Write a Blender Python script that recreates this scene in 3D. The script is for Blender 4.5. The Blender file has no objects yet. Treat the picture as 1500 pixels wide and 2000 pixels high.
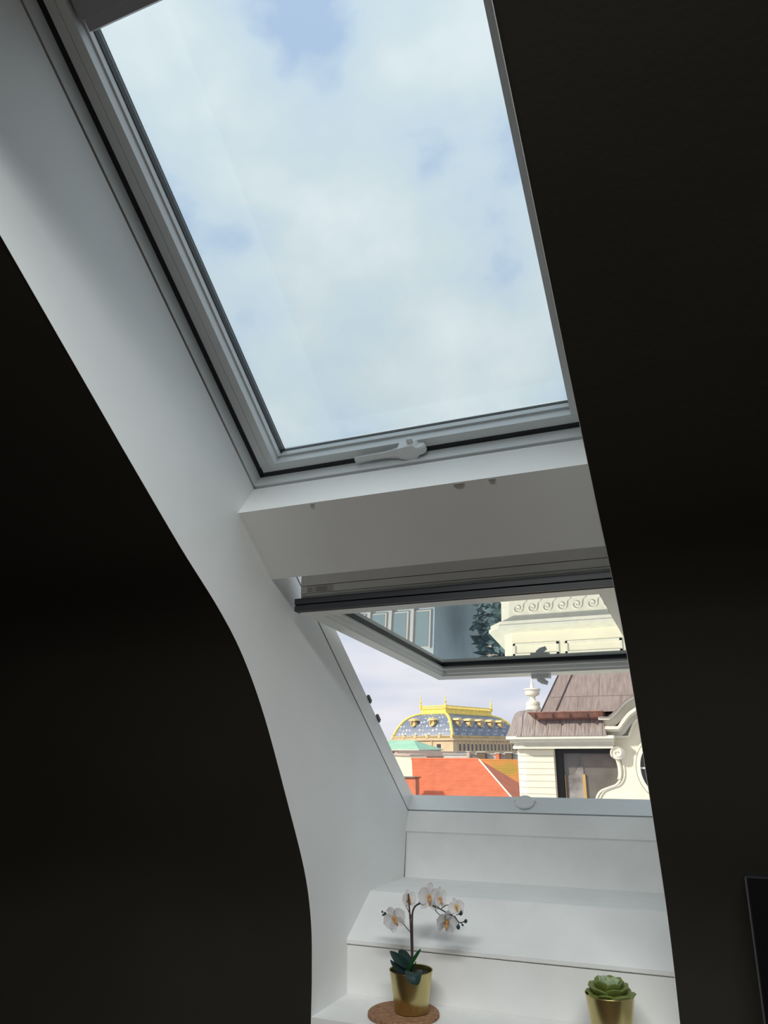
import bpy, bmesh, math, random
from mathutils import Vector, Matrix
random.seed(7)
PI = math.pi
SC = bpy.context.scene
COL = SC.collection

# ------------------------------------------------------------------ camera
EYE = 1.6
F = 1478.4
R_ = ((0.92066643, 0.39033612, -0.00332293),      # camera right
      (-0.12022239, 0.27544314, -0.95377023),     # camera down
      (-0.3713757, 0.87850372, 0.30051839))       # camera forward
cam_d = bpy.data.cameras.new('camera'); cam = bpy.data.objects.new('camera', cam_d); COL.objects.link(cam)
cam_d.sensor_fit = 'HORIZONTAL'; cam_d.sensor_width = 36; cam_d.lens = 36 * F / 1500
cam_d.clip_start = 0.02; cam_d.clip_end = 3000
r, d, f = [Vector(v).normalized() for v in R_]
m = Matrix((r, -d, -f)).transposed().to_4x4(); m.translation = (0, 0, EYE)
cam.matrix_world = m
SC.camera = cam

def at(u, v, Y):
    """point of the depth plane y = Y seen at photo pixel (u, v)"""
    a, b = (u - 750) / F, (v - 1000) / F
    D = [R_[0][i] * a + R_[1][i] * b + R_[2][i] for i in range(3)]
    t = Y / D[1]
    return Vector((D[0] * t, Y, D[2] * t + EYE))

# ------------------------------------------------------------------ view, sky, sun
SC.view_settings.view_transform = 'Standard'
try: SC.view_settings.look = 'None'
except Exception: pass
SC.view_settings.gamma = 1; SC.view_settings.use_curve_mapping = False
SC.view_settings.exposure = 0.0

W = bpy.data.worlds.new('sky'); SC.world = W; W.use_nodes = True
nt = W.node_tree; nt.nodes.clear(); N = nt.nodes.new; Lk = nt.links.new
out = N('ShaderNodeOutputWorld'); bg = N('ShaderNodeBackground'); Lk(bg.outputs[0], out.inputs[0])
tc = N('ShaderNodeTexCoord'); mp = N('ShaderNodeMapping'); Lk(tc.outputs['Generated'], mp.inputs[0])
mp.inputs['Scale'].default_value = (1.0, 1.0, 1.25); mp.inputs['Location'].default_value = (0.87, -2.78, 6.33)
n1 = N('ShaderNodeTexNoise'); n1.inputs['Scale'].default_value = 6.0; n1.inputs['Detail'].default_value = 6
n1.inputs['Roughness'].default_value = .48; n1.inputs['Distortion'].default_value = .1
Lk(mp.outputs[0], n1.inputs[0])
rp = N('ShaderNodeValToRGB'); Lk(n1.outputs[0], rp.inputs[0])
e = rp.color_ramp.elements
e[0].position = .30; e[0].color = (.44, .56, .75, 1)
e[1].position = .72; e[1].color = (.80, .86, .89, 1)
x = e.new(.40); x.color = (.60, .71, .80, 1)
x = e.new(.52); x.color = (.66, .75, .79, 1)
sx = N('ShaderNodeSeparateXYZ'); Lk(tc.outputs['Generated'], sx.inputs[0])
mr = N('ShaderNodeMapRange'); Lk(sx.outputs[2], mr.inputs[0])
mr.inputs[1].default_value = .02; mr.inputs[2].default_value = .42; mr.inputs[3].default_value = 1; mr.inputs[4].default_value = 0
mp2 = N('ShaderNodeMapping'); Lk(tc.outputs['Generated'], mp2.inputs[0]); mp2.inputs['Scale'].default_value = (1, 1, 5)
n2 = N('ShaderNodeTexNoise'); n2.inputs['Scale'].default_value = 4.5; n2.inputs['Detail'].default_value = 3; Lk(mp2.outputs[0], n2.inputs[0])
rp2 = N('ShaderNodeValToRGB'); Lk(n2.outputs[0], rp2.inputs[0])
e = rp2.color_ramp.elements
e[0].position = .36; e[0].color = (.66, .70, .82, 1); e[1].position = .6; e[1].color = (.86, .84, .90, 1)
zf = N('ShaderNodeMapRange'); Lk(sx.outputs[2], zf.inputs[0]); zf.clamp = True
zf.inputs[1].default_value = .45; zf.inputs[2].default_value = 1; zf.inputs[3].default_value = 1; zf.inputs[4].default_value = 1.25
mx = N('ShaderNodeMix'); mx.data_type = 'RGBA'; Lk(mr.outputs[0], mx.inputs[0]); Lk(rp.outputs[0], mx.inputs[6]); Lk(rp2.outputs[0], mx.inputs[7])
Lk(mx.outputs[2], bg.inputs[0]); Lk(zf.outputs[0], bg.inputs[1])

sun_d = bpy.data.lights.new('sun', 'SUN'); sun = bpy.data.objects.new('sun', sun_d); COL.objects.link(sun)
sun_d.energy = 3.9; sun_d.angle = math.radians(3); sun_d.color = (1, .93, .78)
sun.rotation_euler = Vector((-.58, -.62, .49)).to_track_quat('Z', 'Y').to_euler()

# added fill light for reveals and ledges, unseen above and behind the viewer
lamp_d = bpy.data.lights.new('added_fill_light', 'AREA'); lamp = bpy.data.objects.new('added_fill_light', lamp_d); COL.objects.link(lamp)
lamp_d.shape = 'RECTANGLE'; lamp_d.size = 1.8; lamp_d.size_y = .30; lamp_d.energy = 78; lamp_d.spread = 2.65; lamp_d.color = (.97, 1, 1)
lamp.location = (.0, -.22, 2.93)
# ------------------------------------------------------------------ materials
def mat(name, col, rough=.6, metal=0, var=0, vs=8, bump=0, bs=60, spec=None, col2=None, coords='Object', stretch=None):
    m = bpy.data.materials.new(name); m.use_nodes = True
    t = m.node_tree; b = t.nodes['Principled BSDF']
    b.inputs['Base Color'].default_value = (*col, 1); b.inputs['Roughness'].default_value = rough; b.inputs['Metallic'].default_value = metal
    if spec is not None: b.inputs['Specular IOR Level'].default_value = spec
    tcn = t.nodes.new('ShaderNodeTexCoord'); mpn = t.nodes.new('ShaderNodeMapping'); t.links.new(tcn.outputs[coords], mpn.inputs[0])
    if stretch: mpn.inputs['Scale'].default_value = stretch
    if var or col2:
        n = t.nodes.new('ShaderNodeTexNoise'); n.inputs['Scale'].default_value = vs; n.inputs['Detail'].default_value = 5
        t.links.new(mpn.outputs[0], n.inputs[0])
        rr = t.nodes.new('ShaderNodeValToRGB'); t.links.new(n.outputs[0], rr.inputs[0])
        c2 = col2 or tuple(c * (1 - var) for c in col)
        rr.color_ramp.elements[0].position = .36; rr.color_ramp.elements[0].color = (*c2, 1)
        rr.color_ramp.elements[1].position = .62; rr.color_ramp.elements[1].color = (*col, 1)
        t.links.new(rr.outputs[0], b.inputs['Base Color'])
    if bump:
        n = t.nodes.new('ShaderNodeTexNoise'); n.inputs['Scale'].default_value = bs; n.inputs['Detail'].default_value = 4
        t.links.new(mpn.outputs[0], n.inputs[0])
        bp = t.nodes.new('ShaderNodeBump'); bp.inputs['Strength'].default_value = bump; bp.inputs['Distance'].default_value = .002
        t.links.new(n.outputs[0], bp.inputs['Height']); t.links.new(bp.outputs[0], b.inputs['Normal'])
    return m

M = {}
M['dark'] = mat('shade_toned_wall', (.026, .023, .018), .8, var=.12, vs=3, bump=.1, bs=90, spec=.2)  # shade of the inner slopes put into their base colour
M['room'] = mat('room_paint', (.10, .09, .075), .8, var=.1, vs=2)
M['floor'] = mat('floor_wood', (.10, .065, .04), .5, var=.3, vs=6, stretch=(1, 8, 1))
M['white'] = mat('white_plaster', (.87, .875, .86), .62, var=.035, vs=4, bump=.25, bs=14)
M['ledge'] = mat('worn_white_paint', (.87, .865, .845), .55, var=.07, vs=7, bump=.15, bs=30)
M['soffit'] = mat('grey_white_paint', (.60, .60, .58), .65, var=.03, vs=5, bump=.2, bs=20)
M['frame'] = mat('white_lacquer', (.80, .83, .835), .32, var=.02, vs=12)
M['frame2'] = mat('white_lacquer_warm', (.87, .87, .845), .35, var=.03, vs=10)
M['rubber'] = mat('black_rubber', (.008, .009, .013), .45)
M['handle'] = mat('white_plastic', (.80, .81, .80), .35)
M['brown'] = mat('brown_metal', (.16, .11, .08), .4, .3)
M['blind'] = mat('grey_blind', (.42, .42, .45), .5)
M['label'] = mat('label_paper', (.62, .60, .58), .6)
M['ink'] = mat('label_ink', (.30, .27, .27), .6)
M['chip'] = mat('chipped_filler', (.34, .33, .30), .9)
M['screen'] = mat('black_glass', (.002, .002, .003), .25)
M['bezel'] = mat('dark_bezel', (.10, .10, .10), .35, .5)

def glass(name, tint, r0, rcol=(1, 1, 1), power=4.0):
    """clear pane: transparent, mirror-like towards grazing angles"""
    m = bpy.data.materials.new(name); m.use_nodes = True; t = m.node_tree; t.nodes.clear()
    o = t.nodes.new('ShaderNodeOutputMaterial'); mi = t.nodes.new('ShaderNodeMixShader')
    tr = t.nodes.new('ShaderNodeBsdfTransparent'); tr.inputs[0].default_value = (*tint, 1)
    g = t.nodes.new('ShaderNodeBsdfGlossy'); g.inputs['Roughness'].default_value = 0; g.inputs[0].default_value = (*rcol, 1)
    lw = t.nodes.new('ShaderNodeLayerWeight'); lw.inputs[0].default_value = .5
    pw = t.nodes.new('ShaderNodeMath'); pw.operation = 'POWER'; pw.inputs[1].default_value = power; t.links.new(lw.outputs['Facing'], pw.inputs[0])
    ma = t.nodes.new('ShaderNodeMath'); ma.operation = 'MULTIPLY_ADD'; ma.inputs[1].default_value = 1 - r0; ma.inputs[2].default_value = r0; t.links.new(pw.outputs[0], ma.inputs[0])
    t.links.new(ma.outputs[0], mi.inputs[0]); t.links.new(tr.outputs[0], mi.inputs[1]); t.links.new(g.outputs[0], mi.inputs[2])
    t.links.new(mi.outputs[0], o.inputs[0]); return m
M['glass'] = glass('window_glass', (.95, .975, .98), .03)
M['glass2'] = glass('coated_glass', (.45, .51, .54), .24, (.88, .93, .93), 1.2)

# exterior
M['cream'] = mat('cream_render', (.84, .78, .62), .8, var=.06, vs=2)
M['stone'] = mat('pale_stone', (.80, .76, .64), .75, var=.08, vs=5)
M['copper'] = mat('brown_copper', (.30, .235, .215), .55, .15, vs=3, col2=(.22, .165, .15), stretch=(6, 1, .6))
M['copper_pale'] = mat('streaked_copper', (.36, .31, .29), .55, .15, vs=4, col2=(.21, .16, .15), stretch=(9, 1, .5))
M['seam'] = mat('dark_copper_seam', (.07, .05, .05), .6)
M['gutter'] = mat('red_copper_gutter', (.34, .16, .12), .4, .4, var=.3, vs=3, stretch=(3, 1, 1))
M['winblack'] = mat('black_frame_and_recess', (.008, .008, .010), .5)  # near-black colour for the window frame and the wall behind it
M['pane'] = mat('grey_window_pane', (.17, .155, .14), .12, vs=1.2, col2=(.10, .09, .08))
M['mullion'] = mat('ochre_wood', (.50, .32, .12), .5)
M['gold'] = mat('gilded_metal', (.95, .72, .16), .5, 0, var=.15, vs=.6)
M['gold2'] = mat('gilded_stone', (.80, .60, .30), .7, var=.2, vs=.5)
M['theatre'] = mat('theatre_stone', (.66, .50, .33), .8, var=.12, vs=.4)
M['verdigris'] = mat('verdigris_copper', (.36, .62, .46), .7, var=.12, vs=.4)
M['red'] = mat('red_clay_tile', (.72, .21, .11), .8, var=.16, vs=1.5)
M['orange'] = mat('orange_clay_tile', (.66, .24, .08), .8, vs=.35, col2=(.40, .26, .05))
M['pink'] = mat('pink_render', (.62, .47, .40), .8, var=.2, vs=1)
M['grey'] = mat('pale_grey_render', (.60, .57, .55), .8, var=.12, vs=.8)
M['palewall'] = mat('pale_blue_render', (.52, .58, .62), .8, var=.1, vs=1)
M['street'] = mat('pale_paving', (.36, .37, .37), .9, var=.2, vs=.3)
M['bark'] = mat('bark', (.08, .06, .05), .9, var=.3)
M['foliage'] = mat('tree_foliage', (.15, .22, .23), .8, var=.4, vs=2)
M['darkpane'] = mat('dark_pane', (.06, .06, .07), .2)
M['palepane'] = mat('pale_reflecting_pane', (.26, .33, .37), .25)
M['slate'] = mat('hazed_blue_slate', (.10, .13, .20), .45)
# patterned slate: rows of small pale diamonds, tile colours lightened for distance haze
t = M['slate'].node_tree; b = t.nodes['Principled BSDF']
tcn = t.nodes.new('ShaderNodeTexCoord'); vo = t.nodes.new('ShaderNodeTexVoronoi'); vo.inputs['Scale'].default_value = .62
vo.inputs['Randomness'].default_value = .25
t.links.new(tcn.outputs['Object'], vo.inputs[0])
rr = t.nodes.new('ShaderNodeValToRGB'); t.links.new(vo.outputs['Distance'], rr.inputs[0])
rr.color_ramp.elements[0].position = .16; rr.color_ramp.elements[0].color = (.62, .64, .62, 1)
rr.color_ramp.elements[1].position = .34; rr.color_ramp.elements[1].color = (.16, .19, .27, 1)
t.links.new(rr.outputs[0], b.inputs['Base Color'])
# plants
M['pot'] = mat('brass_pot', (.52, .44, .20), .27, 1)
M['soil'] = mat('soil', (.02, .015, .01), .95, bump=.6, bs=200)
M['cork'] = mat('cork', (.36, .19, .10), .85, vs=90, col2=(.22, .11, .055), bump=.5, bs=150)
M['orleaf'] = mat('orchid_leaf', (.065, .125, .12), .4, var=.25, vs=30)
M['orleaf2'] = mat('orchid_young_leaf', (.04, .17, .05), .4, var=.2, vs=30)
M['stem'] = mat('orchid_stem', (.05, .045, .035), .5)
M['stick'] = mat('support_stick', (.10, .045, .05), .5)
M['bud'] = mat('orchid_bud', (.015, .05, .045), .45)
M['succ'] = mat('succulent_leaf', (.20, .235, .05), .5, vs=25, col2=(.10, .14, .03))
M['succ2'] = mat('succulent_pale_leaf', (.44, .52, .36), .5, vs=35, col2=(.20, .27, .08))
def petal_mat():
    m = mat('orchid_petal', (.82, .80, .80), .55)
    t = m.node_tree; b = t.nodes['Principled BSDF']
    b.inputs['Subsurface Weight'].default_value = .15; b.inputs['Subsurface Radius'].default_value = (.01, .01, .01)
    tcn = t.nodes.new('ShaderNodeTexCoord'); g = t.nodes.new('ShaderNodeVectorMath'); g.operation = 'LENGTH'
    t.links.new(tcn.outputs['Object'], g.inputs[0])
    rr = t.nodes.new('ShaderNodeValToRGB'); t.links.new(g.outputs['Value'], rr.inputs[0])
    rr.color_ramp.elements[0].position = .002; rr.color_ramp.elements[0].color = (.80, .50, .12, 1)
    rr.color_ramp.elements[1].position = .009; rr.color_ramp.elements[1].color = (.88, .86, .86, 1)
    x = rr.color_ramp.elements.new(.005); x.color = (.80, .74, .38, 1)
    t.links.new(rr.outputs[0], b.inputs['Base Color']); return m
M['petal'] = petal_mat()
M['lip'] = mat('orchid_lip', (.75, .42, .08), .5, vs=200, col2=(.45, .16, .12))

# ------------------------------------------------------------------ helpers
def obj(name, bm, m, parent=None, smooth=False, loc=None):
    me = bpy.data.meshes.new(name); bmesh.ops.recalc_face_normals(bm, faces=bm.faces); bm.to_mesh(me); bm.free()
    if smooth:
        for p in me.polygons: p.use_smooth = True
        try: me.set_sharp_from_angle(angle=math.radians(35))
        except Exception: pass
    me.materials.append(M[m] if isinstance(m, str) else m)
    o = bpy.data.objects.new(name, me); COL.objects.link(o)
    if parent: o.parent = parent
    if loc is not None: o.location = loc
    return o
def empty(name, loc=(0, 0, 0)):
    o = bpy.data.objects.new(name, None); COL.objects.link(o); o.location = loc; o.empty_display_size = .1; return o
def tag(o, label, cat=None, group=None, kind=None):
    o['label'] = label
    if cat: o['category'] = cat
    if group: o['group'] = group
    if kind: o['kind'] = kind
    return o
def bmn(): return bmesh.new()
def prism(bm, pts, axis, a, b):
    """extrude a closed 2D polygon; axis x: pts=(y,z); axis y: pts=(x,z); axis z: pts=(x,y)"""
    def P(p, t):
        return {'x': (t, p[0], p[1]), 'y': (p[0], t, p[1]), 'z': (p[0], p[1], t)}[axis]
    A = [bm.verts.new(P(p, a)) for p in pts]; B = [bm.verts.new(P(p, b)) for p in pts]
    n = len(pts)
    bm.faces.new(A); bm.faces.new(B[::-1])
    for i in range(n):
        j = (i + 1) % n; bm.faces.new((A[i], B[i], B[j], A[j]))
    return bm
def box(bm, x0, x1, y0, y1, z0, z1): return prism(bm, [(x0, y0), (x1, y0), (x1, y1), (x0, y1)], 'z', z0, z1)
def bevel(bm, w, seg=2):
    bmesh.ops.bevel(bm, geom=[e for e in bm.edges if e.is_manifold and e.calc_face_angle(0) > .5], offset=w, segments=seg, affect='EDGES', clamp_overlap=True)
    return bm
def lathe(bm, prof, c, seg=32, axis=Vector((0, 0, 1))):
    q = axis.to_track_quat('Z', 'Y'); rings = []
    for rr_, z in prof:
        rings.append([bm.verts.new(Vector(c) + q @ Vector((rr_ * math.cos(2 * PI * i / seg), rr_ * math.sin(2 * PI * i / seg), z))) for i in range(seg)])
    for a, b in zip(rings, rings[1:]):
        for i in range(seg):
            j = (i + 1) % seg; bm.faces.new((a[i], a[j], b[j], b[i]))
    bm.faces.new(rings[0][::-1]); bm.faces.new(rings[-1]); return bm
def tube(bm, pts, rad, seg=8):
    pts = [Vector(p) for p in pts]; n = len(pts)
    rad = rad if isinstance(rad, (list, tuple)) else [rad] * n
    up = Vector((.13, .2, 1)).normalized(); rings = []
    for i, p in enumerate(pts):
        tdir = (pts[min(i + 1, n - 1)] - pts[max(i - 1, 0)]).normalized()
        s = tdir.cross(up)
        if s.length < .05: s = tdir.cross(Vector((1, 0, 0)))
        s.normalize(); t2 = s.cross(tdir)
        rings.append([bm.verts.new(p + (s * math.cos(2 * PI * k / seg) + t2 * math.sin(2 * PI * k / seg)) * rad[i]) for k in range(seg)])
    for a, b in zip(rings, rings[1:]):
        for i in range(seg):
            j = (i + 1) % seg; bm.faces.new((a[i], a[j], b[j], b[i]))
    bm.faces.new(rings[0][::-1]); bm.faces.new(rings[-1]); return bm
def smoothpath(pts, k=6):
    pts = [Vector(p) for p in pts]; o = []
    for i in range(len(pts) - 1):
        p0 = pts[max(i - 1, 0)]; p1 = pts[i]; p2 = pts[i + 1]; p3 = pts[min(i + 2, len(pts) - 1)]
        for j in range(k):
            t = j / k
            o.append(.5 * ((2 * p1) + (p2 - p0) * t + (2 * p0 - 5 * p1 + 4 * p2 - p3) * t * t + (3 * p1 - p0 - 3 * p2 + p3) * t ** 3))
    o.append(pts[-1]); return o

# roof frame: s runs down the slope, n is the outward normal
TH = math.radians(38.4)
def yz(s, n): return (s * math.cos(TH) + n * math.sin(TH), -s * math.sin(TH) + n * math.cos(TH) + EYE)
def roofbox(bm, x0, x1, s0, s1, n0, n1): return prism(bm, [yz(s0, n0), yz(s1, n0), yz(s1, n1), yz(s0, n1)], 'x', x0, x1)

XL, XR = -1.0, -.145           # the two reveals of the window niche
ROOM_L, ROOM_R, ROOM_B = -3.0, 2.2, -3.0
# ------------------------------------------------------------------ room shell
curve = [(1.898, -.75), (1.898, -.62), (1.897, -.526), (1.886, -.41), (1.844, -.287), (1.743, -.113), (1.624, .078), (1.520, .208), (1.414, .302), (1.255, .409 + .006), (1.062, .562)]
cv = [(p.x, p.y + EYE) for p in smoothpath([(a, b, 0) for a, b in curve], 6)]
S_TOP, S_OPEN = -1.25, -.42
slope_top = yz(S_TOP, 1.092); slope_open = yz(S_OPEN, 1.092)
def side_poly(nout): return [(1.898, 0)] + cv + [slope_top, yz(S_TOP, nout), yz(2.45, nout), (2.62, 0)]
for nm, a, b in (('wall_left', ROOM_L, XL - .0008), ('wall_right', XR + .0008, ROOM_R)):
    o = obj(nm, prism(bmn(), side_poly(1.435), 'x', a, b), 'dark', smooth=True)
    tag(o, 'sloping wall with shade in its dark colour, left of the window niche, curving down' if nm == 'wall_left' else 'sloping wall with shade in its dark colour, right of the window niche', 'wall', kind='structure')
    hi = cv[-1]
# slope above the niche
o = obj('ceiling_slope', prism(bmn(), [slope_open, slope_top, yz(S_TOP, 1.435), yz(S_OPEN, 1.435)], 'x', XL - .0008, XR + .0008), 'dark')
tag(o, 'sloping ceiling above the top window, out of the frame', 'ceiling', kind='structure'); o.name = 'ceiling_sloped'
zc = slope_top[1]
tag(obj('ceiling', box(bmn(), ROOM_L, ROOM_R, ROOM_B, slope_top[0] + .3, zc, zc + .1), 'room'), 'flat ceiling of the room behind the viewer', 'ceiling', kind='structure')
tag(obj('floor', box(bmn(), ROOM_L, ROOM_R, ROOM_B, 1.9, -.1, 0), 'floor'), 'dark wooden floor of the attic room', 'floor', kind='structure')
tag(obj('wall_back', box(bmn(), ROOM_L, ROOM_R, ROOM_B - .1, ROOM_B, 0, zc), 'room'), 'back wall of the attic room behind the viewer', 'wall', kind='structure')
tag(obj('wall_side', box(bmn(), ROOM_L - .1, ROOM_L, ROOM_B, 1.9, 0, zc), 'room'), 'side wall of the attic room far to the left', 'wall', kind='structure')
tag(obj('wall_gable', box(bmn(), ROOM_R, ROOM_R + .1, ROOM_B, 1.9, 0, zc), 'room'), 'side wall of the attic room far to the right', 'wall', kind='structure')

lm = tag(empty('added_fill_lamp', (0, -.22, zc - .02)), 'long white fill lamp added above the viewer, out of view', 'lamp')
b_ = bevel(box(bmn(), -.95, .95, -.17, .17, -.265, -.238), .004); obj('fill_lamp_housing', b_, 'white', lm)  # unseen fixture made up to carry the fill light
for x_ in (-.7, .7):
    b_ = bmn(); lathe(b_, [(.001, -.24), (.006, -.24), (.006, 0), (.05, 0), (.05, .02), (.001, .02)], (x_, 0, 0), 20); obj('rod', b_, 'white', lm, True)

# white reveals
top_rev = [yz(S_OPEN, 1.092), yz(S_OPEN, 1.4405)]
rev_poly = [(1.898, 0)] + cv + top_rev + [yz(2.131, 1.4405), (2.548, EYE - .252), (2.522, EYE - .392), (2.52, 0)]
tag(obj('trim_1', prism(bmn(), rev_poly, 'x', XL - .0008, XL), 'white'), 'white plastered left reveal running beside both skylights', 'window reveal', kind='structure')
tag(obj('trim_2', prism(bmn(), rev_poly, 'x', XR, XR + .0008), 'white'), 'white plastered right reveal hidden behind the dark slope', 'window reveal', kind='structure')
tag(obj('trim_3', roofbox(bmn(), XL, XR, S_OPEN - .002, S_OPEN, 1.092, 1.44), 'white'), 'white reveal across the top of the upper skylight', 'window reveal', kind='structure')
# beam between the windows
beam = prism(bmn(), [yz(.808, 1.4405), yz(.808, 1.337), yz(1.017, 1.337), yz(1.02, 1.42), yz(1.02, 1.53), yz(.86, 1.53), yz(.86, 1.4405)], 'x', XL, XR)
bo = tag(obj('wall_beam', beam, 'white'), 'boxed white beam between the two skylights, its underside in shade', 'beam', kind='structure')
# small chips in the paint along the beam edge
for (sx_, w_) in ((-.446, .013), (-.374, .008), (-.80, .005)):
    b_ = bmn(); c = yz(.812, 1.336)
    bmesh.ops.create_icosphere(b_, subdivisions=2, radius=1)
    bmesh.ops.scale(b_, vec=(w_, .003, .0022), verts=b_.verts)
    co = obj('paint_chip', b_, 'chip', bo, loc=(sx_, c[0], c[1]))

# steps below the lower window
def E_(p): return (p[0], p[1] + EYE)
front = [(1.898, 0), E_((1.898, -.645)), E_((2.100, -.645)), E_((2.100, -.505)), E_((2.262, -.404)), E_((2.535, -.404)), E_((2.56, -.26)), (2.60, EYE - .26), (2.60, 0)]
tag(obj('wall_front', prism(bmn(), front, 'x', XL, XR), 'ledge'), 'white wall stepping back below the lower window', 'wall', kind='structure')
b_ = prism(bmn(), [E_((1.898, -.645)), E_((1.898, -.622)), E_((2.099, -.622)), E_((2.099, -.645))], 'x', XL, XR)
tag(obj('trim_4', bevel(b_, .0015), 'ledge'), 'lowest white ledge carrying the two potted plants', 'ledge', kind='structure')
b_ = prism(bmn(), [E_((2.094, -.491)), E_((2.252, -.394)), E_((2.528, -.394)), E_((2.528, -.404)), E_((2.262, -.404)), E_((2.100, -.503)), E_((2.094, -.500))] , 'x', XL, XR)
tag(obj('trim_5', b_, 'ledge'), 'white upper ledge with a sloping front board', 'ledge', kind='structure')
b_ = prism(bmn(), [E_((2.528, -.394)), E_((2.549, -.262)), E_((2.543, -.256)), E_((2.5665, -.195)), E_((2.60, -.215)), E_((2.585, -.394))], 'x', XL, XR)
tag(obj('trim_6', b_, 'ledge'), 'white sill board and riser just under the lower window frame', 'sill', kind='structure')
# wall below and outer roof
b_ = bmn()
roofbox(b_, ROOM_L, XL - .06, -1.25, 2.45, 1.4405, 1.53); roofbox(b_, XR + .06, ROOM_R, -1.25, 2.45, 1.4405, 1.53)
roofbox(b_, XL - .06, XR + .06, -1.25, -.49, 1.4405, 1.53); roofbox(b_, XL - .06, XR + .06, 2.22, 2.45, 1.4405, 1.53)
ro = tag(obj('roof_outside', b_, 'seam'), 'outer roof covering around the skylights', 'roof', kind='structure')
tag(obj('wall_outside', box(bmn(), ROOM_L, ROOM_R, 2.605, 2.75, -18, yz(2.45, 1.44)[1] - .02), 'grey'), 'outer house wall dropping to the street below the lower window', 'wall', kind='structure')
# ceiling over the back part of the roof
b_ = box(bmn(), ROOM_L, ROOM_R, ROOM_B, slope_top[0] + .4, zc + .12, zc + .2)
for (v_, w_) in ((1374, .010), (1411, .014)):
    p = at(736 if v_ < 1400 else 749, v_, 2.36)

# ------------------------------------------------------------------ upper skylight
w1 = tag(empty('window_1', (-.5725, *yz(.2, 1.49))), 'large fixed upper skylight with white frame and clouds behind', 'skylight', kind='structure')
def wp(parent):   # parent keep-transform helper
    return Matrix.Translation(-Vector(parent.location))
def child(name, bm, m, parent, smooth=False):
    bm.transform(Matrix.Translation(-Vector(parent.location))) if parent.parent is None else bm.transform(Matrix.Translation(-Vector(parent.location) - Vector(parent.parent.location)))
    return obj(name, bm, m, parent, smooth)
b_ = bmn(); FX0, FX1 = XL + .001, XR - .001
roofbox(b_, FX0 - .06, FX0, -.49, .86, 1.447, 1.53); roofbox(b_, FX1, FX1 + .06, -.49, .86, 1.447, 1.53)
roofbox(b_, FX0, FX1, .8035, .86, 1.447, 1.53); roofbox(b_, FX0, FX1, -.49, -.415, 1.447, 1.53)
fr1 = child('frame', b_, 'frame', w1)
b_ = bmn()
roofbox(b_, FX0, FX0 + .011, -.41, .8035, 1.487, 1.53); roofbox(b_, FX1 - .011, FX1, -.41, .8035, 1.487, 1.53); roofbox(b_, FX0, FX1, .7925, .8035, 1.487, 1.53)
child('dark_gap_gasket', b_, 'rubber', w1)  # black gasket strip, its colour also standing in for the gap's shade
# sash
sx0, sx1 = -.986, -.159
b_ = bmn()
roofbox(b_, sx0, sx1, .771, .792, 1.489, 1.556); roofbox(b_, sx0, sx1, -.40, -.30, 1.489, 1.58)
sash1 = child('sash', b_, 'frame', w1)
for a, b, mid in ((sx0, -.943, -.964), (-.209, sx1, -.184)):
    b_ = bmn(); n0 = 1.487
    roofbox(b_, a, mid - .0006, -.40, .775, n0, 1.556); roofbox(b_, mid + .0006, b, -.40, .775, n0, 1.556); roofbox(b_, mid - .0006, mid + .0006, -.40, .775, n0 + .002, 1.55)
    child('stile', b_, 'frame', sash1)
b_ = bmn()   # glazing beads, stepped
roofbox(b_, -.943, -.209, .7655, .771, 1.518, 1.556)
roofbox(b_, -.943, -.939, -.30, .766, 1.512, 1.556); roofbox(b_, -.213, -.209, -.30, .766, 1.512, 1.556)
child('glazing_bead', b_, 'frame', sash1)
b_ = bmn()
roofbox(b_, -.939, -.937, -.30, .766, 1.528, 1.552); roofbox(b_, -.215, -.213, -.30, .766, 1.528, 1.552); roofbox(b_, -.937, -.215, .7645, .7655, 1.5375, 1.5475)
child('glazing_gasket', b_, 'rubber', sash1)
b_ = bmn(); roofbox(b_, -.9365, -.2155, -.30, .7655, 1.5415, 1.5475)
child('pane', b_, 'glass', sash1)
# rolled blind in its cassette across the top of the sash
b_ = bmn(); roofbox(b_, -.935, -.217, -.300, -.205, 1.494, 1.535); bevel(b_, .006, 3)
bl = child('blind_cassette', b_, 'blind', w1, True)
b_ = bmn(); roofbox(b_, -.930, -.222, -.205, -.186, 1.500, 1.520); bevel(b_, .004, 3)
child('blind_bar', b_, 'blind', w1, True)
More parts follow.
